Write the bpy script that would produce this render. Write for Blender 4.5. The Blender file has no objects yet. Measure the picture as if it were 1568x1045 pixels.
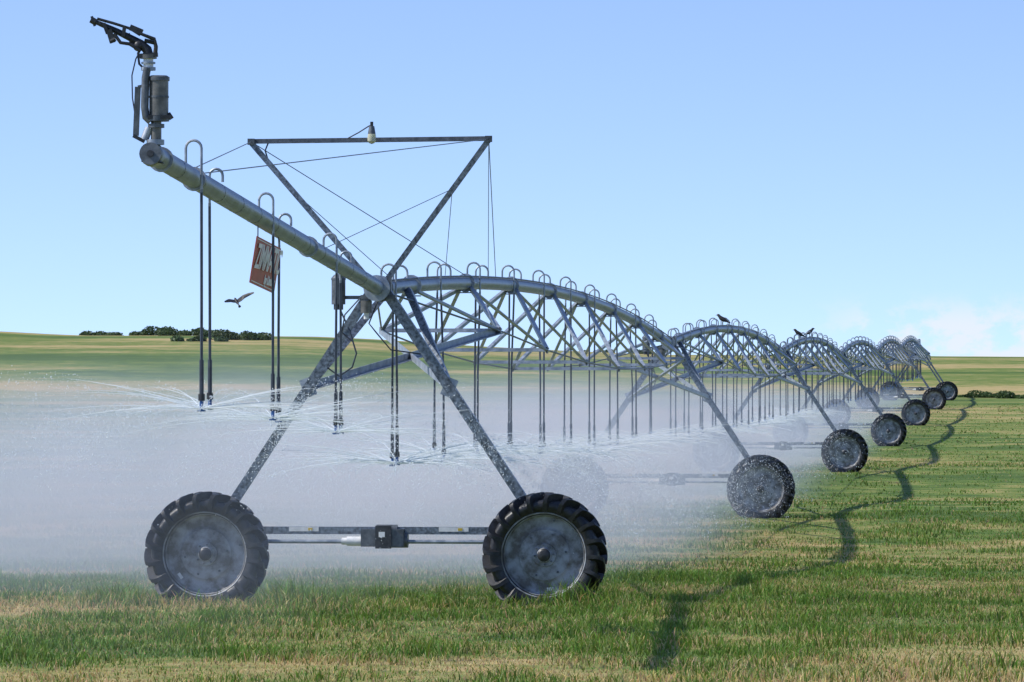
import bpy, math, random
import numpy as np
from mathutils import Vector, Matrix, Quaternion
random.seed(7); rng=np.random.default_rng(7)
S=bpy.context.scene
EYE=2.46; PPM=134.3
# ------------------------------------------------------------------ noise / terrain
def _h(ix,iy,s):
    v=np.sin(ix*127.1+iy*311.7+s*74.7)*43758.5453
    return v-np.floor(v)
def vnoise(x,y,s=0):
    x=np.asarray(x,float); y=np.asarray(y,float)
    ix=np.floor(x); iy=np.floor(y); fx=x-ix; fy=y-iy
    fx=fx*fx*(3-2*fx); fy=fy*fy*(3-2*fy)
    a=_h(ix,iy,s); b=_h(ix+1,iy,s); c=_h(ix,iy+1,s); d=_h(ix+1,iy+1,s)
    return (a*(1-fx)+b*fx)*(1-fy)+(c*(1-fx)+d*fx)*fy
def fbm(x,y,s=0,o=3):
    t=0;a=.5;n=0
    for i in range(o):
        t=t+a*vnoise(x*2**i,y*2**i,s+i*3.3); n+=a; a*=.5
    return t/n
_ty=np.array([-400,44,60,72,92,103,109.2,116,140,150,158.4,185,207.6,256.8,306,355.2,404,453,700],float)
_tz=np.array([.07,.07,.07,-.08,-.50,-.30,-.06,-.06,-.40,-.12,.12,-.02,.33,.80,1.42,1.88,2.05,2.2,2.3],float)
_yy=np.arange(-400,701,1.0); _zz=np.interp(_yy,_ty,_tz)
_k=np.exp(-np.arange(-12,13)**2/(2*4.5**2)); _k/=_k.sum()
_zz=np.convolve(np.pad(_zz,12,mode='edge'),_k,mode='valid')
_cx=np.array([-400,-63,-51,-37,-23,-15,1.3,17,53,63,400],float)
_cz=np.array([11.5,9.9,9.2,9.25,9.05,8.65,7.7,6.95,6.65,6.65,5.5],float)
def G(x,y):
    x=np.asarray(x,float); y=np.asarray(y,float)
    t=np.interp(y,_yy,_zz)
    C=np.interp(x,_cx,_cz)+.25*(fbm(x*.06,y*0+3,5)-.5)
    u=np.clip((y-404)/246,0,1)
    z=t+(C-t)*np.sin(u*math.pi/2)
    z=z-np.clip(y-650,0,None)*.012
    return z+.05*(fbm(x*.15,y*.15,9)-.5)
def g1(x,y): return float(G(x,y))
def dry(x,y):
    x=np.asarray(x,float); y=np.asarray(y,float)
    n=fbm(x*.10+y*.03,y*.21,2,3); m=fbm(x*.55,y*.65,11,3)
    far=fbm(x*.02+y*.01,y*.05,21,4)
    w=np.clip((y-180)/200,0,1)
    v=((n*.5+m*.5)-.5)*2.7*(1-w)+(far-.5)*2.2*w+.40+.16*w
    crest=np.clip((y-580)/35,0,1)
    v=v+crest*.5
    fore=np.clip((54-y)/12,0,1); v=v+fore*.16
    return np.clip(v,0,1)
# ------------------------------------------------------------------ materials
def new_mat(name):
    m=bpy.data.materials.new(name); m.use_nodes=True
    nt=m.node_tree; b=nt.nodes['Principled BSDF']; return m,nt,b
def mat_noise(name,c1,c2,scale=8,rough=.5,metal=0,detail=5,bump=0,lo=.35,hi=.65,rough2=None):
    m,nt,b=new_mat(name); N=nt.nodes; L=nt.links
    tc=N.new('ShaderNodeTexCoord'); n=N.new('ShaderNodeTexNoise'); n.inputs['Scale'].default_value=scale; n.inputs['Detail'].default_value=detail
    n.inputs['Roughness'].default_value=.62
    L.new(tc.outputs['Object'],n.inputs['Vector'])
    mr=N.new('ShaderNodeMapRange'); mr.inputs[1].default_value=lo; mr.inputs[2].default_value=hi
    L.new(n.outputs['Fac'],mr.inputs[0])
    mx=N.new('ShaderNodeMix'); mx.data_type='RGBA'; mx.inputs[6].default_value=(*c1,1); mx.inputs[7].default_value=(*c2,1)
    L.new(mr.outputs[0],mx.inputs[0]); L.new(mx.outputs[2],b.inputs['Base Color'])
    b.inputs['Roughness'].default_value=rough; b.inputs['Metallic'].default_value=metal
    if rough2 is not None:
        r=N.new('ShaderNodeMapRange'); r.inputs[3].default_value=rough; r.inputs[4].default_value=rough2
        L.new(mr.outputs[0],r.inputs[0]); L.new(r.outputs[0],b.inputs['Roughness'])
    if bump:
        bp=N.new('ShaderNodeBump'); bp.inputs['Strength'].default_value=bump; bp.inputs['Distance'].default_value=.02
        L.new(n.outputs['Fac'],bp.inputs['Height']); L.new(bp.outputs[0],b.inputs['Normal'])
    return m
M={}
M['galv']=mat_noise('galvanized_steel',(.20,.24,.29),(.43,.47,.52),9,.42,.45,6,rough2=.56)
M['pipe']=mat_noise('galvanized_pipe',(.15,.19,.25),(.34,.39,.46),4,.36,.5,7,rough2=.5)
M['dark']=mat_noise('weathered_dark_steel',(.06,.07,.08),(.15,.165,.18),14,.45,.3,6)
M['leg']=mat_noise('wet_leg_steel',(.055,.065,.075),(.26,.30,.35),24,.36,.4,8)
M['black']=mat_noise('black_cast_metal',(.012,.013,.015),(.04,.042,.045),20,.45,.1)
M['hose']=mat_noise('black_hose_rubber',(.02,.025,.04),(.05,.06,.08),10,.35,0)
M['rubber']=mat_noise('tire_rubber',(.004,.0045,.005),(.022,.023,.026),14,.52,0,6,.3,rough2=.36)
M['rim']=mat_noise('muddy_rim_steel',(.12,.115,.105),(.35,.375,.41),5,.55,.1,14,.3,.40,.60,rough2=.65)
M['white']=mat_noise('white_plastic',(.6,.62,.62),(.8,.8,.78),12,.4)
M['yellow']=mat_noise('yellow_label',(.6,.42,.04),(.7,.5,.06),12,.5)
M['blue']=mat_noise('blue_plastic',(.02,.07,.22),(.03,.12,.34),12,.4)
M['bronze']=mat_noise('valve_body',(.10,.10,.09),(.20,.19,.17),14,.4,.4)
M['red']=mat_noise('red_sign_paint',(.40,.05,.035),(.50,.075,.05),6,.45)
M['signwhite']=mat_noise('sign_lettering',(.8,.77,.72),(.88,.85,.82),20,.5)
M['bird']=mat_noise('bird_feathers',(.008,.008,.01),(.03,.028,.03),30,.6)
M['beak']=mat_noise('beak',(.10,.08,.03),(.14,.1,.04),30,.5)
m,nt,b=new_mat('lamp_glass'); b.inputs['Base Color'].default_value=(.85,.82,.6,1); b.inputs['Roughness'].default_value=.1; b.inputs['Transmission Weight'].default_value=.5; M['glass']=m
# water drops
m,nt,b=new_mat('water_drops'); N=nt.nodes;L=nt.links
b.inputs['Base Color'].default_value=(.93,.97,1,1); b.inputs['Roughness'].default_value=.15
tr=N.new('ShaderNodeBsdfTranslucent'); tr.inputs[0].default_value=(.93,.97,1,1)
ms=N.new('ShaderNodeMixShader'); ms.inputs[0].default_value=.45
L.new(b.outputs[0],ms.inputs[1]); L.new(tr.outputs[0],ms.inputs[2])
tp=N.new('ShaderNodeBsdfTransparent'); m2=N.new('ShaderNodeMixShader'); m2.inputs[0].default_value=.15
L.new(ms.outputs[0],m2.inputs[1]); L.new(tp.outputs[0],m2.inputs[2]); L.new(m2.outputs[0],N['Material Output'].inputs[0]); M['water']=m
# ground material
m,nt,b=new_mat('field_ground'); N=nt.nodes;L=nt.links
at=N.new('ShaderNodeAttribute'); at.attribute_name='dry'
ge=N.new('ShaderNodeNewGeometry')
mp=N.new('ShaderNodeMapping'); mp.inputs['Scale'].default_value=(.6,1,1); L.new(ge.outputs['Position'],mp.inputs[0])
n1=N.new('ShaderNodeTexNoise'); n1.inputs['Scale'].default_value=1.1; n1.inputs['Detail'].default_value=9; n1.inputs['Roughness'].default_value=.75; L.new(mp.outputs[0],n1.inputs['Vector'])
n2=N.new('ShaderNodeTexNoise'); n2.inputs['Scale'].default_value=.16; n2.inputs['Detail'].default_value=8; n2.inputs['Roughness'].default_value=.75; L.new(mp.outputs[0],n2.inputs['Vector'])
a1=N.new('ShaderNodeMath'); a1.operation='MULTIPLY_ADD'; a1.inputs[1].default_value=2.4; a1.inputs[2].default_value=-1.2; L.new(n1.outputs['Fac'],a1.inputs[0])
a2=N.new('ShaderNodeMath'); a2.operation='ADD'; L.new(at.outputs['Fac'],a2.inputs[0]); L.new(a1.outputs[0],a2.inputs[1])
a3=N.new('ShaderNodeMath'); a3.operation='MULTIPLY_ADD'; a3.inputs[1].default_value=2.4; a3.inputs[2].default_value=-1.2; L.new(n2.outputs['Fac'],a3.inputs[0])
a4=N.new('ShaderNodeMath'); a4.operation='ADD'; L.new(a2.outputs[0],a4.inputs[0]); L.new(a3.outputs[0],a4.inputs[1])
cr=N.new('ShaderNodeValToRGB'); e=cr.color_ramp.elements
e[0].position=0; e[0].color=(.07,.12,.028,1); e[1].position=1; e[1].color=(.40,.31,.14,1)
x=e.new(.35); x.color=(.12,.18,.038,1); x=e.new(.65); x.color=(.225,.23,.07,1)
L.new(a4.outputs[0],cr.inputs[0]); L.new(cr.outputs[0],b.inputs['Base Color']); b.inputs['Roughness'].default_value=.9; b.inputs['Specular IOR Level'].default_value=.15
bp=N.new('ShaderNodeBump'); bp.inputs['Strength'].default_value=.6; bp.inputs['Distance'].default_value=.15; L.new(n1.outputs['Fac'],bp.inputs['Height']); L.new(bp.outputs[0],b.inputs['Normal'])
M['ground']=m
def mat_blade(name):
    m,nt,b=new_mat(name); N=nt.nodes;L=nt.links
    tr=N.new('ShaderNodeBsdfTranslucent'); ms=N.new('ShaderNodeMixShader'); ms.inputs[0].default_value=.35
    at=N.new('ShaderNodeAttribute'); at.attribute_name='col'
    L.new(at.outputs['Color'],b.inputs['Base Color']); L.new(at.outputs['Color'],tr.inputs[0])
    b.inputs['Roughness'].default_value=.5; b.inputs['Specular IOR Level'].default_value=.35
    L.new(b.outputs[0],ms.inputs[1]); L.new(tr.outputs[0],ms.inputs[2]); L.new(ms.outputs[0],N['Material Output'].inputs[0])
    return m
M['grass']=mat_blade('grass_blades'); M['leaf']=mat_blade('shrub_leaves')
# ------------------------------------------------------------------ mesh builder
def empty(name,loc=(0,0,0),rz=0,parent=None):
    o=bpy.data.objects.new(name,None); S.collection.objects.link(o); o.location=loc; o.rotation_euler[2]=rz; o.parent=parent; o.empty_display_size=.3; return o
def frame(d,up=Vector((0,0,1))):
    d=d.normalized()
    if abs(d.dot(up))>.98: up=Vector((0,1,0))
    s=d.cross(up).normalized(); u=s.cross(d).normalized(); return s,u
class MB:
    def __init__(s): s.v=[];s.f=[];s.m=[];s.mats=[]
    def mi(s,k):
        if k not in s.mats: s.mats.append(k)
        return s.mats.index(k)
    def ext(s,p,q,sec,k,up=Vector((0,0,1)),cap=True):
        p=Vector(p);q=Vector(q); a,u=frame(q-p,Vector(up)); b0=len(s.v); n=len(sec)
        for c in (p,q):
            for (x,y) in sec: s.v.append(c+a*x+u*y)
        for i in range(n):
            j=(i+1)%n; s.f.append((b0+i,b0+j,b0+n+j,b0+n+i)); s.m.append(s.mi(k))
        if cap:
            s.f.append(tuple(b0+i for i in range(n))[::-1]); s.f.append(tuple(b0+n+i for i in range(n))); s.m+= [s.mi(k)]*2
    def beam(s,p,q,w,h,k,up=(0,0,1)): s.ext(p,q,[(-w/2,-h/2),(w/2,-h/2),(w/2,h/2),(-w/2,h/2)],k,Vector(up))
    def angle(s,p,q,w,k,up=(0,0,1),t=.009,fx=1):
        sec=[(0,0),(w,0),(w,t),(t,t),(t,w),(0,w)]
        sec=[((x-w*.4)*fx,y-w*.4) for x,y in sec]
        if fx<0: sec=sec[::-1]
        s.ext(p,q,sec,k,Vector(up))
    def tube(s,p,q,r,k,n=10,r2=None):
        p=Vector(p);q=Vector(q); r2=r if r2 is None else r2; a,u=frame(q-p); b0=len(s.v)
        for c,rr in ((p,r),(q,r2)):
            for i in range(n):
                t=2*math.pi*i/n; s.v.append(c+a*math.cos(t)*rr+u*math.sin(t)*rr)
        for i in range(n):
            j=(i+1)%n; s.f.append((b0+i,b0+j,b0+n+j,b0+n+i)); s.m.append(s.mi(k))
        s.f.append(tuple(b0+i for i in range(n))[::-1]); s.f.append(tuple(b0+n+i for i in range(n))); s.m+= [s.mi(k)]*2
    def poly(s,pts,r,k,n=8,rs=None):
        pts=[Vector(p) for p in pts]; b0=len(s.v); pa=None
        for i,p in enumerate(pts):
            d=(pts[min(i+1,len(pts)-1)]-pts[max(i-1,0)]).normalized()
            if pa is None: a,u=frame(d)
            else:
                a=(pa-d*pa.dot(d)).normalized(); u=a.cross(d).normalized()
            pa=a; rr=rs[i] if rs else r
            for j in range(n):
                t=2*math.pi*j/n; s.v.append(p+a*math.cos(t)*rr+u*math.sin(t)*rr)
        for i in range(len(pts)-1):
            for j in range(n):
                j2=(j+1)%n; s.f.append((b0+i*n+j,b0+i*n+j2,b0+(i+1)*n+j2,b0+(i+1)*n+j)); s.m.append(s.mi(k))
        s.f.append(tuple(b0+i for i in range(n))[::-1]); e0=b0+(len(pts)-1)*n
        s.f.append(tuple(e0+i for i in range(n))); s.m+= [s.mi(k)]*2
    def lathe(s,prof,c,k,n=48,axis='Y'):
        b0=len(s.v); c=Vector(c)
        for (r,y) in prof:
            for i in range(n):
                t=2*math.pi*i/n
                if axis=='Y': s.v.append(c+Vector((r*math.cos(t),y,r*math.sin(t))))
                else: s.v.append(c+Vector((r*math.cos(t),r*math.sin(t),y)))
        for i in range(len(prof)-1):
            for j in range(n):
                j2=(j+1)%n; s.f.append((b0+i*n+j,b0+i*n+j2,b0+(i+1)*n+j2,b0+(i+1)*n+j)); s.m.append(s.mi(k))
    def ball(s,c,r,k,n=12,sc=(1,1,1)):
        prof=[(max(1e-4,r*math.sin(math.pi*i/8)),-r*math.cos(math.pi*i/8)) for i in range(9)]
        b0=len(s.v); s.lathe(prof,(0,0,0),k,n,'Z'); c=Vector(c)
        for i in range(b0,len(s.v)):
            v=s.v[i]; s.v[i]=Vector((v.x*sc[0],v.y*sc[1],v.z*sc[2]))+c
    def mesh(s,name,ang=35):
        me=bpy.data.meshes.new(name); me.from_pydata([tuple(v) for v in s.v],[],s.f)
        for k in s.mats: me.materials.append(M[k])
        me.polygons.foreach_set('material_index',s.m); me.polygons.foreach_set('use_smooth',[True]*len(s.f))
        import bmesh
        bm=bmesh.new(); bm.from_mesh(me); bmesh.ops.recalc_face_normals(bm,faces=bm.faces); bm.to_mesh(me); bm.free()
        me.update(); me.set_sharp_from_angle(angle=math.radians(ang)); return me
    def obj(s,name,parent=None,ang=35):
        o=bpy.data.objects.new(name,s.mesh(name,ang)); S.collection.objects.link(o); o.parent=parent; return o
def np_mesh(name,v,f,mat,cols=None,parent=None,smooth=False):
    me=bpy.data.meshes.new(name); nv=len(v); nf,k=f.shape
    me.vertices.add(nv); me.vertices.foreach_set('co',v.astype(np.float32).ravel())
    me.loops.add(nf*k); me.loops.foreach_set('vertex_index',f.astype(np.int32).ravel())
    me.polygons.add(nf); me.polygons.foreach_set('loop_start',(np.arange(nf)*k).astype(np.int32)); 
    me.polygons.foreach_set('use_smooth',np.full(nf,smooth))
    me.update(calc_edges=True)
    if cols is not None:
        a=me.color_attributes.new('col','FLOAT_COLOR','POINT'); a.data.foreach_set('color',cols.astype(np.float32).ravel())
    me.materials.append(mat); o=bpy.data.objects.new(name,me); S.collection.objects.link(o); o.parent=parent; return o
# ------------------------------------------------------------------ ground
xs=np.unique(np.concatenate([np.arange(-30,60,.9),np.arange(-120,121,5),np.linspace(-3000,3000,61)]))
ys=np.unique(np.concatenate([np.arange(30,130,.8),np.arange(130,420,3),np.arange(420,720,4),np.linspace(-400,30,20),np.linspace(720,5000,40)]))
X,Y=np.meshgrid(xs,ys); Z=G(X,Y); nx=len(xs); ny=len(ys)
V=np.stack([X.ravel(),Y.ravel(),Z.ravel()],1)
ii=(np.arange(ny-1)[:,None]*nx+np.arange(nx-1)[None,:]).ravel()
F=np.stack([ii,ii+1,ii+nx+1,ii+nx],1)
o=np_mesh('ground',V,F,M['ground'],smooth=True)
a=o.data.attributes.new('dry','FLOAT','POINT'); a.data.foreach_set('value',dry(X.ravel(),Y.ravel()).astype(np.float32))
# ------------------------------------------------------------------ grass
allv=[];allc=[]
def grass(n,y0,y1,marg,h,w,seed):
    r=np.random.default_rng(seed)
    u=r.random(n); y=np.sqrt(y0*y0+u*(y1*y1-y0*y0)); half=y*.0975+marg
    x=(r.random(n)*2-1)*half
    tuft=fbm(x*1.3,y*.9,31,3); big=fbm(x*.35,y*.3,41,2)
    z=G(x,y); d=dry(x,y)
    hh=h*(.45+.7*r.random(n))*(.5+1.3*np.clip((tuft-.38)*2.4,0,1))*(.7+.7*big)
    for wx in (-3.46,.39):
        dd=np.hypot((x-wx)/1.3,(y-59.0)/1.4); hh=hh*(1+1.9*np.exp(-dd**2))
    isdry=(r.random(n)<np.clip(d*.95+ (r.random(n)-.5)*.3-(tuft-.5)*1.3,.04,.93))
    hh=np.where(isdry,hh*.8,hh)
    g=np.stack([.115+.08*r.random(n),.195+.11*r.random(n),.022+.022*r.random(n)],1)
    s=np.stack([.46+.22*r.random(n),.355+.17*r.random(n),.14+.10*r.random(n)],1)
    c=np.where(isdry[:,None],s,g); c=c*(.62+.6*r.random(n))[:,None]
    ang=r.random(n)*math.pi*2; wx=np.cos(ang)*w*(.6+.8*r.random(n)); wy=np.sin(ang)*w*.6
    la=r.random(n)*math.pi*2; ln=hh*(.15+.85*r.random(n)); lx=np.cos(la)*ln; ly=np.sin(la)*ln
    z=z-.01
    A=np.stack([x-wx/2,y-wy/2,z],1);B=np.stack([x+wx/2,y+wy/2,z],1)
    C_=np.stack([x+lx*.35+wx*.35,y+ly*.35+wy*.35,z+hh*.62],1); D=np.stack([x+lx*.35-wx*.35,y+ly*.35-wy*.35,z+hh*.62],1)
    T=np.stack([x+lx,y+ly,z+hh*np.where(ln>hh*.6,.85,1)],1)
    allv.append(np.stack([A,B,C_,D,T],1).reshape(-1,3))
    c4=np.concatenate([c,np.ones((n,1))],1)
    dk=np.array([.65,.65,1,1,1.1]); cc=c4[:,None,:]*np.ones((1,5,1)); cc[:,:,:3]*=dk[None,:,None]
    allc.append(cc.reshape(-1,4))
grass(200000,41,72,2.5,.092,.012,1)
grass(110000,72,112,3,.080,.018,2)
grass(70000,112,200,4,.065,.032,3)
grass(45000,200,330,6,.06,.06,4)
v=np.concatenate(allv); c=np.concatenate(allc); nb=len(v)//5; b0=np.arange(nb)*5
F=np.concatenate([np.stack([b0,b0+1,b0+2],1),np.stack([b0,b0+2,b0+3],1),np.stack([b0+3,b0+2,b0+4],1)])
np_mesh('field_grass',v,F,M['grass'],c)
# ------------------------------------------------------------------ shrubs
def shrub(name,blobs,leaf,seed,base=(.065,.105,.04)):
    r=np.random.default_rng(seed); vs=[];cs=[]
    for (cx,cy,rx,ry,rz,n) in blobs:
        nsub=max(4,int(rx*2.2))
        sx=cx+(r.random(nsub)*2-1)*rx; sr=rz*(.3+.7*r.random(nsub)**1.5)
        for k in range(nsub):
            m_=n//nsub; d=r.normal(size=(m_,3)); d/=np.linalg.norm(d,axis=1)[:,None]; rad=(.35+.75*r.random(m_)**.5)
            gk=g1(sx[k],cy)
            p=d*rad[:,None]*np.array([sr[k]*1.1+.2,ry,sr[k]*.75])+np.array([sx[k],cy+(r.random()-.5)*ry,gk+sr[k]*.4])
            p[:,2]=np.maximum(p[:,2],gk)
            t=r.normal(size=(m_,3)); t/=np.linalg.norm(t,axis=1)[:,None]; q=np.cross(t,r.normal(size=(m_,3))); q/=np.linalg.norm(q,axis=1)[:,None]
            l=leaf*(.6+.8*r.random(m_))[:,None]
            vs.append(np.stack([p-t*l,p+q*l*.5,p+t*l,p-q*l*.5],1).reshape(-1,3))
            sh=(.6+.7*r.random(m_))*(.75+.5*r.random())
            c=np.array(base)[None,:]*sh[:,None]; c=np.concatenate([c,np.ones((m_,1))],1); cs.append(np.repeat(c,4,0))
    v=np.concatenate(vs); n=len(v)//4; b=np.arange(n)*4
    return np_mesh(name,v,np.stack([b,b+1,b+2,b+3],1),M['leaf'],np.concatenate(cs))
def PX(px,y): return (px-784)*y/(PPM*60)
bl=[]
for a,b_,y,h in ((126,160,640,1.0),(165,188,640,.5),(190,222,640,.65),(222,262,622,.95),(250,305,600,.95),(295,350,580,1.0),(335,415,556,.95),(270,350,545,.5)):
    xa=PX(a,y);xb=PX(b_,y); bl.append(((xa+xb)/2,y,(xb-xa)/2,1.5,h,int(560*(xb-xa))))
shrub('shrub_row',bl,.16,3)
bl=[]
for a,b_,y,h in ((893,935,640,.5),(945,992,638,.55)):
    xa=PX(a,y);xb=PX(b_,y); bl.append(((xa+xb)/2,y,(xb-xa)/2,1.2,h,int(450*(xb-xa))))
shrub('shrub_row',bl,.15,4)
bl=[]
for a,b_,y,h in ((1462,1500,400,.35),(1490,1545,388,.5),(1535,1620,378,.5)):
    xa=PX(a,y);xb=PX(b_,y); bl.append(((xa+xb)/2,y,(xb-xa)/2,1.2,h,int(800*(xb-xa))))
shrub('shrub_row',bl,.09,5,(.06,.105,.03))
# ------------------------------------------------------------------ wheel
def wheel_mesh():
    b=MB(); n=64
    prof=[(.455,-.12),(.485,-.155),(.53,-.175),(.575,-.18),(.60,-.168),(.618,-.14),(.628,-.07),(.63,0),(.628,.07),(.618,.14),(.60,.168),(.575,.18),(.53,.175),(.485,.155),(.455,.12)]
    b.lathe(prof,(0,0,0),'rubber',n)
    for side in (-1,1):
        for i in range(20):
            a0=2*math.pi*(i+(.5 if side>0 else 0))/20
            st=[(-.01,.65,.710,0),(.07,.645,.707,.07),(.14,.63,.700,.15),(.195,.60,.682,.21),(.218,.575,.645,.235),(.216,.525,.585,.25)]
            b0=len(b.v); w=.047
            for (yy,ri,ro,da) in st:
                for rr,s in ((ri-.04,-1),(ri-.04,1),(ro,.60),(ro,-.60)):
                    aa=a0+da+s*w*(1.2 if yy>.15 else 1); b.v.append(Vector((rr*math.cos(aa),side*yy*(1 if rr==ro else .86),rr*math.sin(aa))))
            for k in range(len(st)-1):
                for j in range(4):
                    j2=(j+1)%4; b.f.append((b0+k*4+j,b0+k*4+j2,b0+k*4+4+j2,b0+k*4+4+j)); b.m.append(b.mi('rubber'))
            b.f.append((b0,b0+1,b0+2,b0+3)); e0=b0+4*(len(st)-1); b.f.append((e0,e0+1,e0+2,e0+3)); b.m+=[b.mi('rubber')]*2
    rim=[(.468,-.15),(.478,-.158),(.488,-.152),(.480,-.13),(.452,-.12),(.445,-.05),(.435,-.035),(.33,-.022),(.30,-.03),(.285,-.045),(.20,-.058),(.135,-.06),(.13,-.085),(.085,-.088),(.08,-.115),(.055,-.13),(.0005,-.135)]
    b.lathe(rim,(0,0,0),'rim',n); b.lathe([(.48,.15),(.455,.12),(.44,.06),(.3,.03),(.1,.06),(.0005,.07)],(0,0,0),'rim',n)
    for i in range(8):
        t=2*math.pi*i/8+.2; c=Vector((.108*math.cos(t),0,.108*math.sin(t))); b.tube(c+Vector((0,-.112,0)),c+Vector((0,-.08,0)),.012,'dark',6)
    b.lathe([(.075,-.117),(.062,-.131),(.05,-.137),(.0005,-.14)],(0,-.003,0),'black',20)
    for i in range(6):
        t=2*math.pi*i/6; c=Vector((.245*math.cos(t),0,.245*math.sin(t))); b.tube(c+Vector((0,-.064,0)),c+Vector((0,-.04,0)),.014,'dark',6)
    t=-.5; c=Vector((.39*math.cos(t),-.036,.39*math.sin(t))); b.beam(c+Vector((-.02,0,-.03)),c+Vector((.02,0,.03)),.035,.006,'white',up=(0,1,0))
    b.tube((.40*math.cos(2.2),-.06,.40*math.sin(2.2)),(.40*math.cos(2.2),-.02,.40*math.sin(2.2)),.01,'dark',6)
    return b.mesh('wheel')
WM=wheel_mesh()
# ------------------------------------------------------------------ towers
def tower_mesh():
    b=MB()
    b.beam((-1.95,.04,.84),(1.95,.04,.84),.09,.085,'leg')
    b.tube((-1.8,-.02,.715),(-.3,-.02,.715),.024,'galv'); b.tube((.3,-.02,.715),(1.8,-.02,.715),.024,'galv')
    b.beam((-.19,-.03,.76),(.30,-.03,.76),.20,.20,'dark'); b.beam((-.02,-.14,.77),(.16,-.14,.77),.05,.26,'black')
    b.tube((.05,-.03,.73),(.34,-.03,.73),.085,'dark',14); b.tube((-.36,-.03,.72),(-.19,-.03,.72),.055,'white',14); b.tube((-.42,-.03,.72),(-.36,-.03,.72),.04,'white',12)
    b.tube((-.02,-.03,.86),(.22,-.03,.86),.05,'dark',12)
    b.beam((.02,-.168,.80),(.09,-.168,.80),.004,.06,'white')
    for xx in (-.86,.86):
        b.beam((xx-.17,-.008,.855),(xx+.17,-.008,.855),.004,.05,'white'); b.beam((xx+.05,-.0125,.855),(xx+.10,-.0125,.855),.004,.03,'yellow')
    for s in (-1,1):
        b.beam((s*1.93-.13,-.06,.62),(s*1.93+.13,-.06,.62),.24,.26,'dark'); b.tube((s*1.93,-.36,.58),(s*1.93,.05,.58),.07,'dark',12)
        b.beam((s*1.80,.04,.62),(s*1.80,.04,.95),.10,.12,'leg',up=(0,1,0))
        foot=Vector((s*1.90,.04,.84)); top=Vector((s*.10,0,3.56))
        b.angle(foot,top,.115,'leg',up=(0,1,0),t=.014,fx=s)
        k=foot.lerp(top,.60)
        b.angle(k+Vector((0,.03,0)),(s*.12,1.9,3.62),.085,'leg',up=(0,1,0),fx=s)
        b.beam(k+Vector((-.05*s,-.02,-.10)),k+Vector((.03*s,-.02,.10)),.14,.015,'galv',up=(0,1,0))
        b.tube(foot.lerp(top,.08)+Vector((-.06*s,-.03,0)),foot.lerp(top,.93)+Vector((-.06*s,-.03,0)),.012,'hose',6)
    b.beam((-.2,0,3.50),(.2,0,3.50),.16,.05,'dark'); b.tube((0,-.22,3.6),(0,-.17,3.6),.15,'galv',20); b.tube((0,.17,3.6),(0,.22,3.6),.15,'galv',20); b.tube((0,-.17,3.6),(0,.17,3.6),.105,'hose',16)
    b.beam((-.12,.0,3.50),(-.12,0,3.74),.05,.09,'dark',up=(0,1,0)); b.beam((.12,0,3.50),(.12,0,3.74),.05,.09,'dark',up=(0,1,0))
    b.tube((-.47,.05,3.42),(-.47,.05,3.70),.08,'dark',16); b.lathe([(.0005,.07),(.05,.06),(.085,.02),(.085,0)],(-.47,.05,3.70),'dark',16,'Z'); b.tube((-.47,.05,3.36),(-.47,.05,3.42),.055,'black',12)
    b.beam((-.47,.09,3.5),(-.1,.09,3.5),.04,.04,'dark')
    b.tube((-.13,-.1,3.46),(-.13,-.1,3.32),.065,'bronze',12); b.tube((-.13,-.1,3.32),(-.13,-.1,3.25),.03,'white',10)
    b.poly([(-.45,.05,3.36),(-.33,-.05,3.12),(-.25,-.05,2.86),(-.30,-.05,2.7),(-.45,-.05,2.6),(-.62,0,2.72)],.010,'hose',6)
    b.poly([(.0,-.1,3.45),(-.1,-.1,3.2),(-.02,-.1,3.1),(.15,-.1,2.9),(.5,0,2.85)],.009,'hose',6)
    b.poly([(-.2,-.05,3.5),(-.38,-.08,3.3),(-.42,-.05,3.1),(-.30,-.05,3.0)],.009,'hose',6)
    return b.mesh('tower_frame')
TM=tower_mesh()
system=empty('center_pivot_irrigation_system')
def pipeX(d): return 5.815*d-7.334+.09*min(4.1,max(0,d-1.82))-max(0,d-6)*1.3
NT=8; L=.82
towers=[]
for i in range(NT):
    d=1+L*i; x=pipeX(d); y=60*d; towers.append((x,y,g1(x,y)-(.15 if i==7 else 0)))
for i,(x,y,z) in enumerate(towers):
    nx_=towers[min(i+1,NT-1)]; pv=towers[max(i-1,0)]; rz=-math.atan2(nx_[0]-pv[0],nx_[1]-pv[1])
    e=empty('drive_tower' if i==0 else 'drive_tower.%03d'%i,(x,y,z),rz,system)
    o=bpy.data.objects.new('tower_frame',TM); S.collection.objects.link(o); o.parent=e
    for s in (-1,1):
        w=bpy.data.objects.new('wheel',WM); S.collection.objects.link(w); w.parent=e; w.location=(s*1.93,-.32,.58); w.rotation_euler[1]=random.random()*6
heads=[]
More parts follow.
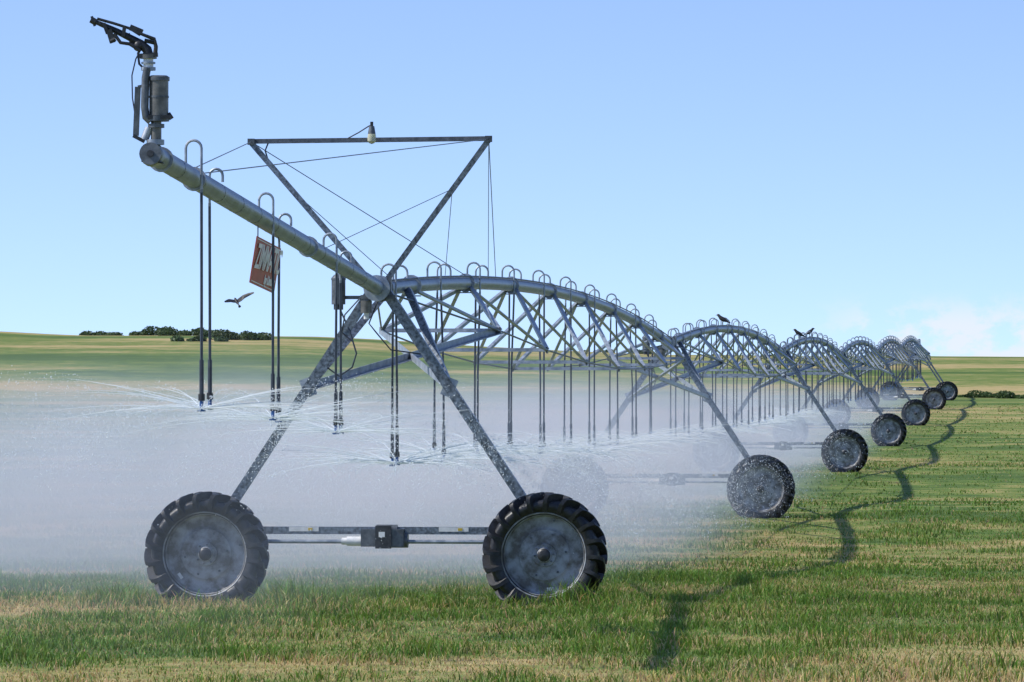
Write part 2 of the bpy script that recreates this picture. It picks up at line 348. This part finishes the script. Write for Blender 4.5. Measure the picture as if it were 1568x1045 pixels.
def gooseneck(b,p,side,fwd,hgt,zbot,arch=.17,rad=.014,swing=.10):
    """arched gooseneck leaving the pipe top, then a drop hose to the sprinkler"""
    right=Vector((fwd.y,-fwd.x,0)).normalized()
    base=p+Vector((0,0,.07))-right*side*.06
    r=arch/2; cen=base+right*side*r+Vector((0,0,hgt-r-.07))
    pts=[base]; 
    for k in range(9):
        t=math.pi*(1-k/8); pts.append(cen+right*side*math.cos(t)*r+Vector((0,0,math.sin(t)*r)))
    end=cen+right*side*r
    pts.append(Vector((end.x,end.y,p.z-.15)))
    b.poly(pts,rad,'galv',8)
    sw=(random.random()-.5)*swing
    bot=Vector((end.x+sw,end.y+(random.random()-.5)*.1,zbot+(random.random()-.5)*.08))
    mid=(Vector((end.x,end.y,p.z-.15))+bot)/2+Vector((sw*.4,0,0))
    b.poly([Vector((end.x,end.y,p.z-.12)),mid,bot],rad*1.05,'hose',6)
    b.tube(bot+Vector((0,0,.42)),bot+Vector((0,0,.12)),.020,'hose',8); b.tube(bot+Vector((0,0,.12)),bot+Vector((0,0,.06)),.030,'black',8)
    b.tube(bot+Vector((0,0,.06)),bot,.018,'blue',8); b.tube(bot+Vector((0,0,-.02)),bot+Vector((0,0,-.035)),.036,'blue',10); b.tube(bot+Vector((0,0,.0)),bot+Vector((0,0,-.03)),.010,'blue',6)
    heads.append(bot+Vector((0,0,-.01)))
def span(i):
    A=Vector(towers[i])+Vector((0,0,3.60)); B=Vector(towers[i+1])+Vector((0,0,3.60)); Lm=(B-A).length; fwd=(B-A).normalized(); right=Vector((fwd.y,-fwd.x,0)).normalized()
    camber=.47
    def P(t): return A.lerp(B,t)+Vector((0,0,4*camber*t*(1-t)))
    b=MB(); ns=32; ts=[.22/Lm+(1-.44/Lm)*k/ns for k in range(ns+1)]
    b.poly([P(t) for t in ts],.088,'pipe',16 if i<3 else 10)
    tn=[.13,.253,.377,.5,.623,.747,.87]; dep=[.60,.92,1.12,1.2,1.12,.92,.60]; hw=[.75,.8,.84,.86,.84,.8,.75]
    tj=[.065,.19,.315,.44,.56,.685,.81,.935]
    for t in tj:
        p=P(t); f=(P(t+.002)-P(t-.002)).normalized(); b.tube(p-f*.02,p+f*.02,.125,'galv',14); b.beam(p-Vector((0,0,.13))-right*.11,p-Vector((0,0,.13))+right*.11,.16,.012,'dark')
    nodes={}
    for s in (-1,1):
        for k,t in enumerate(tn): nodes[s,k]=P(t)+right*s*hw[k]-Vector((0,0,dep[k]))
    for k in range(7):
        b.angle(nodes[-1,k],nodes[1,k],.05,'galv')
        for s in (-1,1):
            for t in (tj[k],tj[k+1]):
                b.angle(nodes[s,k],P(t)+right*s*.07-Vector((0,0,.07)),.05,'galv',up=(right*s).to_tuple(),fx=s)
            n=nodes[s,k]; b.beam(n-fwd*.07,n+fwd*.07,.02,.09,'dark')
    for s in (-1,1):
        ch=[P(.012)+right*s*.1-Vector((0,0,.08))]+[nodes[s,k] for k in range(7)]+[P(.988)+right*s*.1-Vector((0,0,.08))]
        for k in range(8): b.tube(ch[k],ch[k+1],.012,'dark',6)
    for s in (-1,1):
        ft=Vector((towers[i][0],towers[i][1],towers[i][2])); q=ft+right*s*.82+Vector((0,0,2.47)); b.angle(q,nodes[-s,0],.085,'galv',t=.01)
        ft=Vector((towers[i+1][0],towers[i+1][1],towers[i+1][2])); q=ft+right*s*.82+Vector((0,0,2.47)); b.angle(q,nodes[-s,6],.07,'galv',t=.01)
    b.poly([P(t)+right*.07+Vector((0,0,.085)) for t in ts],.012,'hose',5)
    b.obj('span_pipe_truss',system)
    h=MB(); d=.012; step=.0785
    while d<L-.02:
        for (dd,sd,hg) in ((d,1,.27),(d+.026,-1,.24)):
            t=dd/L
            if t<.97:
                p=P(t); zb=towers[i][2]*(1-t)+towers[i+1][2]*t+1.60+.05*math.sin(t*9)
                gooseneck(h,p,sd,fwd,hg,zb,rad=.013 if i<2 else .015)
        d+=step
    h.obj('drop_hoses',system)
    return P
SP=[span(i) for i in range(NT-1)]
# ------------------------------------------------------------------ overhang
T1=Vector(towers[0]); A=T1+Vector((0,0,3.60)); E=Vector((pipeX(.742)-.02,60*.742,EYE+(600-237)/181.0)); fw=(A-E).normalized(); rt=Vector((fw.y,-fw.x,0)).normalized()
def OP(d): return E.lerp(A,(d-.742)/(1-.742))
b=MB(); b.poly([OP(.742),OP(.8),OP(.9),OP(.9965)],.086,'pipe',20)
b.poly([OP(.745)-rt*.0+Vector((0,0,.09)),OP(.9)+Vector((0,0,.092)),OP(.995)+Vector((0,0,.09))],.012,'hose',6)
for d in (.749,.7785,.902):
    p=OP(d); b.tube(p-fw*.022,p+fw*.022,.108,'galv',18)
for d in np.arange(.762,.99,.019):
    p=OP(d); b.tube(p-fw*.007,p+fw*.007,.0885,'hose',14)
b.obj('overhang_pipe',system)
h=MB()
for k in range(3):
    d=.771+.078*k
    for dd,sd,hg,ar in ((d+.002,1,.31 if k==0 else .27,.14),(d+.025,-1,.19,.12)):
        p=OP(dd)+(rt*(.04 if sd>0 else .035) if k==0 else Vector()); zb=EYE+(600-(628,645,665)[k])/(PPM/d); gooseneck(h,p,sd,fw,hg,zb,ar,.0125,.02)
h.obj('drop_hoses',system)
# mast
def TL(x,y,z): return T1+rt*x+Vector((fw.x,fw.y,0)).normalized()*y+Vector((0,0,z))
b=MB(); l=TL(-1.47,0,5.28); r=TL(1.26,0,5.30)
b.angle(l,r,.055,'dark',t=.01); b.angle(l,TL(-.12,0,3.72),.065,'leg',up=(0,1,0),t=.01,fx=-1); b.angle(r,TL(.10,0,3.72),.065,'leg',up=(0,1,0),t=.01)
for e_ in (l,r): b.beam(e_-Vector((.04,0.02,0)),e_+Vector((.04,-.02,0)),.06,.07,'dark')
cab=.0055
a1=OP(.781)+Vector((0,0,.12)); b.tube(l,a1,cab,'dark',5); b.tube(r,a1+rt*.02-Vector((0,0,.06)),cab,'dark',5)
P1=SP[0]
def sp(d,dz=.1): return P1((d-1)/L)+Vector((0,0,dz))
b.tube(l,sp(1.155),cab,'dark',5); b.tube(r,sp(1.222),cab,'dark',5); b.tube(r,sp(1.205),cab*.8,'dark',5)
ml=l.lerp(TL(-.12,0,3.72),.38); mr_=r.lerp(TL(.1,0,3.72),.36)
b.tube(mr_,OP(.925)+Vector((0,0,.1)),cab*.8,'dark',5); b.tube(mr_,sp(1.115),cab*.8,'dark',5); b.tube(ml,sp(1.02),cab*.8,'dark',5)
b.poly([l+Vector((.2,0,0)),l+Vector((.16,0,-.1)),l+Vector((.22,0,-.3)),l.lerp(TL(-.12,0,3.72),.4)],.01,'hose',6)
c=TL(-.08,0,5.33); b.poly([c+Vector((-.28,0,-.02)),c+Vector((-.15,0,.05)),c+Vector((-.04,0,.12)),c+Vector((0,0,.14))],.008,'hose',6)
b.obj('support_mast',system)
w=MB(); w.tube(c+Vector((0,-.06,.17)),c+Vector((0,-.06,.12)),.018,'black',10); w.tube(c+Vector((0,-.06,.12)),c+Vector((0,-.06,.03)),.03,'dark',14,.045); w.lathe([(.045,.03),(.05,.0),(.05,-.05),(.03,-.075),(.0005,-.085)],c+Vector((0,-.06,0)),'glass',16,'Z'); w.obj('warning_lamp',system)
# ------------------------------------------------------------------ end gun
b=MB(); sc=181.0
def Q(px,py,dy=0): return Vector((E.x+(px-235)/sc, E.y+dy, E.z+(237-py)/sc))
b.ball(Q(234,237),.105,'galv',20); b.tube(Q(234,237)-fw*.10,Q(234,237)-fw*.03,.095,'dark',20); b.tube(Q(234,237)-fw*.115,Q(234,237)-fw*.10,.03,'black',8)
b.beam(Q(218,247),Q(252,250),.12,.012,'black'); b.tube(Q(222,247),Q(222,222),.012,'black',6)
b.tube(Q(240,222),Q(240,185),.045,'bronze',16); b.tube(Q(239,222),Q(239,214),.075,'galv',18); b.tube(Q(240,196),Q(240,190),.07,'dark',18)
b.tube(Q(222,214),Q(229,196),.035,'galv',12); 
b.tube(Q(242,186),Q(242,178),.10,'dark',20); b.beam(Q(228,180,-.08),Q(264,180,-.08),.03,.03,'black')
b.tube(Q(244,178),Q(244,124),.082,'bronze',24); b.tube(Q(244,124),Q(244,118),.092,'dark',24); b.tube(Q(244,150),Q(244,147),.086,'dark',24); b.lathe([(.088,0),(.07,.012),(.0005,.014)],Q(244,118),'dark',20,'Z')
b.poly([Q(232,186,-.04),Q(225,180,-.04),Q(223,165,-.04),Q(224,120,-.04),Q(227,104,-.04)],.033,'dark',12)
b.tube(Q(228,108),Q(228,103),.062,'galv',18); b.tube(Q(228,103),Q(228,90),.042,'white',16); b.tube(Q(228,98),Q(228,95),.06,'galv',18); b.tube(Q(228,90),Q(228,84),.072,'bronze',18)
b.beam(Q(212,133),Q(209,208),.05,.02,'dark',up=(0,1,0)); b.beam(Q(212,133),Q(226,130),.05,.02,'dark'); b.beam(Q(205,208),Q(222,217),.06,.03,'black')
b.tube(Q(258,180),Q(264,176),.03,'black',10)
b.poly([Q(215,78,.02),Q(208,90,.05),Q(202,115,.06),Q(203,150,.05),Q(208,178,.0)],.006,'hose',6)
b.poly([Q(220,66),Q(212,82),Q(214,98),Q(222,106)],.011,'hose',6)
b.poly([Q(228,86),Q(226,76),Q(216,67),Q(204,60),Q(180,48),Q(160,39),Q(143,32)],.03,'black',12,rs=[.045,.042,.036,.03,.026,.022,.018])
b.tube(Q(147,34),Q(140,30),.028,'black',12); b.tube(Q(146,40),Q(141,25),.012,'black',8)
b.poly([Q(150,29,-.03),Q(175,36,-.03),Q(200,44,-.03),Q(216,54,-.03)],.012,'black',8)
b.beam(Q(160,36,-.03),Q(166,52,-.03),.03,.03,'black',up=(0,1,0)); b.beam(Q(192,40,-.03),Q(190,56,-.03),.03,.03,'black',up=(0,1,0)); b.beam(Q(168,46,-.04),Q(174,66,-.04),.05,.025,'black',up=(0,1,0)); b.tube(Q(170,64,-.04),Q(178,60,-.04),.02,'black',8)
b.poly([Q(176,52,-.04),Q(186,66,-.05),Q(200,68,-.05),Q(216,78,-.04)],.015,'black',8)
b.beam(Q(200,42,-.02),Q(219,50,-.02),.05,.05,'black'); b.ball(Q(213,70),.05,'black',12); b.tube(Q(222,62),Q(240,66),.018,'black',8)
b.poly([Q(216,52,-.05),Q(238,60,-.05),Q(241,72,-.05),Q(240,84,-.04)],.013,'black',8); b.poly([Q(218,52,.06),Q(236,60,.06),Q(238,72,.06),Q(236,86,.04)],.013,'black',8)
b.beam(Q(214,86,-.03),Q(243,84,-.03),.05,.035,'black'); b.tube(Q(196,52),Q(206,70),.02,'black',8)
b.obj('end_gun_sprinkler',system)
# ------------------------------------------------------------------ hanging sign
sg=empty('hanging_sign',(0,0,0)); c0=OP(.842); hd=Vector((fw.x,fw.y,0)).normalized()
b=MB(); top0=c0-Vector((0,0,.19)); slope=fw.z/math.hypot(fw.x,fw.y)
dn=(Vector((0,0,-1))-rt*.16).normalized(); al=(hd+Vector((0,0,slope))+rt*.012).normalized()
p0=top0; W=1.5; Hh=.45
def sgp(u,v,off=0): return p0+al*u*W+dn*v*Hh+rt*off
b.v+=[sgp(0,0,-.004),sgp(1,0,-.004),sgp(1,1,-.004),sgp(0,1,-.004),sgp(0,0,.004),sgp(1,0,.004),sgp(1,1,.004),sgp(0,1,.004)]
for f in ((0,1,2,3),(4,5,6,7),(0,1,5,4),(1,2,6,5),(2,3,7,6),(3,0,4,7)): b.f.append(f); b.m.append(b.mi('red'))
for (u0,v0,u1,v1) in ((.02,.04,.98,.06),(.02,.94,.98,.96)):
    k=len(b.v); b.v+=[sgp(u0,v0,.007),sgp(u1,v0,.007),sgp(u1,v1,.007),sgp(u0,v1,.007)]; b.f.append((k,k+1,k+2,k+3)); b.m.append(b.mi('signwhite'))
for u in (.05,.95): b.tube(sgp(u,.03),OP(.842+.025*u)-Vector((0,0,.05)),.006,'dark',6)
b.obj('sign_panel',sg)
def letters(txt,u,v,size,sx):
    cu=bpy.data.curves.new('lettering','FONT'); cu.body=txt; cu.size=size; cu.extrude=.002; cu.shear=.2; cu.offset=.006; cu.materials.append(M['signwhite'])
    o=bpy.data.objects.new('lettering',cu); S.collection.objects.link(o); o.parent=sg
    n=al.cross(-dn).normalized(); p=sgp(u,v,.009); m=Matrix((( al.x*sx,-dn.x,n.x,p.x),(al.y*sx,-dn.y,n.y,p.y),(al.z*sx,-dn.z,n.z,p.z),(0,0,0,1))); o.matrix_world=m
letters('ZIMMATIC',.05,.66,.34,.82); letters('by Lindsay',.50,.90,.12,1.1)
# ------------------------------------------------------------------ birds
def perched(name,loc,rz,s=1.0):
    b=MB()
    b.poly([(-.19,0,.055),(-.13,0,.085),(-.08,0,.11),(-.02,0,.14),(.04,0,.175),(.075,0,.215),(.10,0,.245),(.125,0,.252),(.14,0,.25)],.02,'bird',12,rs=[.014,.018,.036,.055,.052,.036,.034,.026,.008])
    b.poly([(.135,0,.250),(.175,0,.243)],.01,'beak',8,rs=[.011,.002])
    for s_ in (-1,1):
        b.poly([(.04,s_*.045,.17),(-.02,s_*.052,.14),(-.10,s_*.035,.10),(-.17,s_*.015,.065)],.02,'bird',8,rs=[.014,.022,.016,.004])
        b.poly([(-.01,s_*.025,.10),(.005,s_*.025,.05),(0,s_*.025,0),(.03,s_*.03,-.003)],.006,'beak',6,rs=[.012,.005,.005,.003])
    o=b.obj(name,None,80); o.location=loc; o.rotation_euler[2]=rz; o.scale=(s,s,s); return o
def onspan(i,t,rz,s): 
    p=SP[i](t); perched('blackbird',(p.x,p.y,p.z+.088),rz,s)
onspan(1,.39,3.0,1.0); onspan(2,.25,3.3,1.2); onspan(2,.42,.2,1.15)
# flying bird
b=MB()
b.poly([(-.22,0,-.01),(-.14,0,0),(-.08,0,.0),(0,0,.0),(.06,0,.01),(.10,0,.02),(.13,0,.02)],.02,'bird',10,rs=[.035,.012,.028,.040,.032,.026,.006]); b.poly([(.125,0,.02),(.155,0,.015)],.01,'beak',6,rs=[.008,.002])
for s_ in (-1,1):
    up=1 if s_<0 else .12
    pts_=[(.05,.02,.01,-.07),(.08,.10,.06*up,-.06),(.08,.17,.13*up,-.05),(.02,.26,.22*up,-.08),(-.06,.35,.30*up,-.10)]
    k=len(b.v)
    for th in (.006,-.006):
        for (xf,yy,zz,xb) in pts_:
            b.v.append(Vector((xf,s_*yy,zz+th))); b.v.append(Vector((min(xb,xf-.02),s_*yy,zz+th)))
    for j in range(4):
        b.f.append((k+2*j,k+2*j+1,k+2*j+3,k+2*j+2)); b.f.append((k+10+2*j,k+10+2*j+2,k+10+2*j+3,k+10+2*j+1))
        b.f.append((k+2*j,k+2*j+2,k+12+2*j,k+10+2*j)); b.f.append((k+2*j+1,k+11+2*j,k+13+2*j,k+2*j+3)); b.m+=[b.mi('bird')]*4
o=b.obj('flying_bird',None,80); Yb=125
o.matrix_world=Matrix.Translation((PX(362,Yb),Yb,EYE+(600-462)/PPM*Yb/60))@Matrix.Rotation(math.radians(118),4,'Z')@Matrix.Rotation(math.radians(-32),4,'Y')
# ------------------------------------------------------------------ water spray
spray=empty('water_spray')
oct_=np.array([[1,0,0],[-1,0,0],[0,1,0],[0,-1,0],[0,0,1],[0,0,-1]],float)
of=np.array([[0,2,4],[2,1,4],[1,3,4],[3,0,4],[2,0,5],[1,2,5],[3,1,5],[0,3,5]])
pts=[];rad=[];rib=MB()
for hi,hh in enumerate(heads):
    hy=hh.y
    if hy>180: continue
    near=hy<100; over=hy<59.5
    ns=28 if near else 14
    for k in range(ns):
        az=2*math.pi*(k+rng.random()*.8)/ns; v0=(6.2 if near else 5.8)+rng.random()*2.8; el=math.radians(2+rng.random()**1.5*15)
        def traj(t):
            kd=.9; r=v0*math.cos(el)*(1-math.exp(-kd*t))/kd; z=v0*math.sin(el)*t-4.6*t*t
            return Vector((math.cos(az)*r-1.4*t*t,math.sin(az)*r,z))
        pp=[hh+traj(t) for t in np.linspace(.004,(.07 if over else .12)+.16*rng.random(),6)]
        rr=.0045 if over else (.0060 if near else .0075)
        rib.poly(pp,rr,'water',4,rs=[rr,rr*.9,rr*.75,rr*.6,rr*.4,rr*.15])
        nd=260 if over else (170 if near else 50)
        tt=rng.random(nd)**.9*(.62 if over else .60)
        for t in tt:
            p=hh+traj(t)+Vector(rng.normal(size=3)*(.006+.13*t))
            pts.append(p); rad.append((.0018+.0034*rng.random()**3)*(1.05 if over else (1.35 if near else 2.0)))
rib.obj('spray_jets',spray)
P_=np.array([tuple(p) for p in pts]); R_=np.array(rad); zmin=G(P_[:,0],P_[:,1])
front=(P_[:,1]<59.3)&(P_[:,2]<1.6)
ok=(P_[:,2]>zmin+.6)&(~front); P_=P_[ok];R_=R_[ok]
st=np.array([1,1,1.5])
v=(P_[:,None,:]+oct_[None]*st*R_[:,None,None]).reshape(-1,3); f=(np.arange(len(P_))[:,None,None]*6+of[None]).reshape(-1,3)
np_mesh('water_droplets',v,f,M['water'],parent=spray)
# mist volumes
def mist_mat(name,dens,xl,xr,zt,y0,y1,fy0,fy1,xp):
    m=bpy.data.materials.new(name); m.use_nodes=True; nt=m.node_tree; N=nt.nodes;L_=nt.links; N.clear()
    out=N.new('ShaderNodeOutputMaterial'); vol=N.new('ShaderNodeVolumeScatter'); vol.inputs['Color'].default_value=(.76,.90,1,1); vol.inputs['Anisotropy'].default_value=0
    tc=N.new('ShaderNodeTexCoord'); sx=N.new('ShaderNodeSeparateXYZ'); L_.new(tc.outputs['Object'],sx.inputs[0])
    def mr(src,a,b_,c,d_):
        n=N.new('ShaderNodeMapRange'); n.interpolation_type='SMOOTHSTEP'; n.inputs[1].default_value=a;n.inputs[2].default_value=b_;n.inputs[3].default_value=c;n.inputs[4].default_value=d_; L_.new(src,n.inputs[0]); return n.outputs[0]
    def mul(a,b_):
        n=N.new('ShaderNodeMath'); n.operation='MULTIPLY'; L_.new(a,n.inputs[0])
        if isinstance(b_,float): n.inputs[1].default_value=b_
        else: L_.new(b_,n.inputs[1])
        return n.outputs[0]
    no=N.new('ShaderNodeTexNoise'); no.inputs['Scale'].default_value=.24; no.inputs['Detail'].default_value=2; L_.new(tc.outputs['Object'],no.inputs['Vector'])
    # ragged top: lift / lower the layer with the same noise
    ad=N.new('ShaderNodeMath'); ad.operation='MULTIPLY_ADD'; ad.inputs[1].default_value=-3.6; L_.new(no.outputs['Fac'],ad.inputs[0]); 
    ad2=N.new('ShaderNodeMath'); ad2.operation='ADD'; ad2.inputs[1].default_value=1.8; L_.new(sx.outputs[2],ad.inputs[2]); L_.new(ad.outputs[0],ad2.inputs[0])
    e=mul(mr(sx.outputs[0],xl,xp,0,1),mr(sx.outputs[0],-.5,xr,1,0))
    e=mul(e,mr(ad2.outputs[0],.3,zt-.5,1,0)); e=mul(e,mr(sx.outputs[2],zt*.6,zt,1,0)); e=mul(e,mr(sx.outputs[1],y0,fy0,0,1)) 
    e=mul(e,mr(sx.outputs[1],fy1,y1,1,0)); e=mul(e,mr(no.outputs['Fac'],.34,.64,.22,1.8)); e=mul(e,float(dens))
    L_.new(e,vol.inputs['Density']); L_.new(vol.outputs[0],out.inputs['Volume']); return m
def mist(y0,y1,org,dirv,xl,xr,zt,dens,f0,f1,xp=-1.5):
    b=MB(); 
    z0=-.8
    b.v+=[Vector(p) for p in ((xl,y0,z0),(xr,y0,z0),(xr,y1,z0),(xl,y1,z0),(xl,y0,zt),(xr,y0,zt),(xr,y1,zt),(xl,y1,zt))]
    b.f+=[(0,3,2,1),(4,5,6,7),(0,1,5,4),(1,2,6,5),(2,3,7,6),(3,0,4,7)]
    me=bpy.data.meshes.new('spray_mist'); me.from_pydata([tuple(p) for p in b.v],[],b.f); me.materials.append(mist_mat('water_mist',dens,xl,xr,zt,y0,y1,y0+f0,y1-f1,xp))
    o=bpy.data.objects.new('spray_mist',me); S.collection.objects.link(o); o.parent=spray; o.location=org; o.rotation_euler[2]=-math.atan2(dirv.x,dirv.y)
dv=Vector((5.815,60,0))
mist(-18,7,T1,dv,-13,.6,3.2,.015,14,6,-3.4)
mist(-2,53,T1,dv,-25,3.0,3.7,.052,14,6)
T2=Vector(towers[1]); mist(-4,104,T2,dv,-26,2.6,3.7,.030,6,10)
T4=Vector(towers[3]); mist(-4,190,T4,dv,-20,2.6,3.2,.012,8,20)
# ------------------------------------------------------------------ light, sky
EL=math.radians(45.5)
sd=Vector((math.cos(EL),.09,-math.sin(EL)))
sl=bpy.data.lights.new('sun','SUN'); sl.energy=5.0; sl.angle=math.radians(.53); sl.color=(1,.965,.90)
so=bpy.data.objects.new('sun',sl); S.collection.objects.link(so); so.rotation_euler=sd.to_track_quat('-Z','Y').to_euler()
W_=bpy.data.worlds.new('World'); S.world=W_; W_.use_nodes=True; nt=W_.node_tree; N=nt.nodes; Lk=nt.links
bg=N['Background']; sky=N.new('ShaderNodeTexSky'); sky.sky_type='NISHITA'; sky.sun_disc=False; sky.sun_elevation=EL; sky.sun_rotation=math.radians(265); sky.air_density=1.0; sky.dust_density=.3; sky.ozone_density=1.5; sky.altitude=800
tc=N.new('ShaderNodeTexCoord'); vm=N.new('ShaderNodeVectorMath'); vm.operation='MULTIPLY'; vm.inputs[1].default_value=(1,1,1.9); Lk.new(tc.outputs['Generated'],vm.inputs[0])
va=N.new('ShaderNodeVectorMath'); va.operation='ADD'; va.inputs[1].default_value=(0,0,.095); Lk.new(vm.outputs[0],va.inputs[0]); vn=N.new('ShaderNodeVectorMath'); vn.operation='NORMALIZE'; Lk.new(va.outputs[0],vn.inputs[0]); Lk.new(vn.outputs[0],sky.inputs[0])
ti=N.new('ShaderNodeMix'); ti.data_type='RGBA'; ti.blend_type='MULTIPLY'; ti.inputs[0].default_value=1; ti.inputs[7].default_value=(1.30,1.30,1.48,1); Lk.new(sky.outputs[0],ti.inputs[6])
mp=N.new('ShaderNodeMapping'); mp.inputs['Scale'].default_value=(1,1,1.6); Lk.new(tc.outputs['Generated'],mp.inputs[0])
cn=N.new('ShaderNodeTexNoise'); cn.inputs['Scale'].default_value=110; cn.inputs['Detail'].default_value=6; cn.inputs['Roughness'].default_value=.6; Lk.new(mp.outputs[0],cn.inputs['Vector'])
sx=N.new('ShaderNodeSeparateXYZ'); Lk.new(tc.outputs['Generated'],sx.inputs[0])
def mr(src,a,b_,c,d_):
    n=N.new('ShaderNodeMapRange'); n.interpolation_type='SMOOTHSTEP'; n.inputs[1].default_value=a;n.inputs[2].default_value=b_;n.inputs[3].default_value=c;n.inputs[4].default_value=d_; Lk.new(src,n.inputs[0]); return n.outputs[0]
def mul(a,b_):
    n=N.new('ShaderNodeMath'); n.operation='MULTIPLY'; Lk.new(a,n.inputs[0]); Lk.new(b_,n.inputs[1]); return n.outputs[0]
cm=mul(mr(cn.outputs['Fac'],.42,.60,0,.8),mul(mr(sx.outputs[2],.012,.020,1,0),mr(sx.outputs[0],.052,.075,0,1)))
mx=N.new('ShaderNodeMix'); mx.data_type='RGBA'; mx.inputs[7].default_value=(5.9,6.15,6.6,1); Lk.new(cm,mx.inputs[0]); Lk.new(ti.outputs[2],mx.inputs[6]); Lk.new(mx.outputs[2],bg.inputs[0]); bg.inputs[1].default_value=.145
# ------------------------------------------------------------------ camera
cam=bpy.data.cameras.new('camera'); cam.sensor_width=36; cam.lens=PPM*60/1568*36; cam.clip_start=.5; cam.clip_end=8000
co=bpy.data.objects.new('camera',cam); S.collection.objects.link(co); co.location=(0,0,EYE); co.rotation_euler=(math.radians(90)+math.atan(77.5/(PPM*60)),0,0); S.camera=co
S.view_settings.view_transform='Standard'; S.view_settings.look='None'; S.view_settings.exposure=0
print('heads',len(heads),'drops',len(P_))
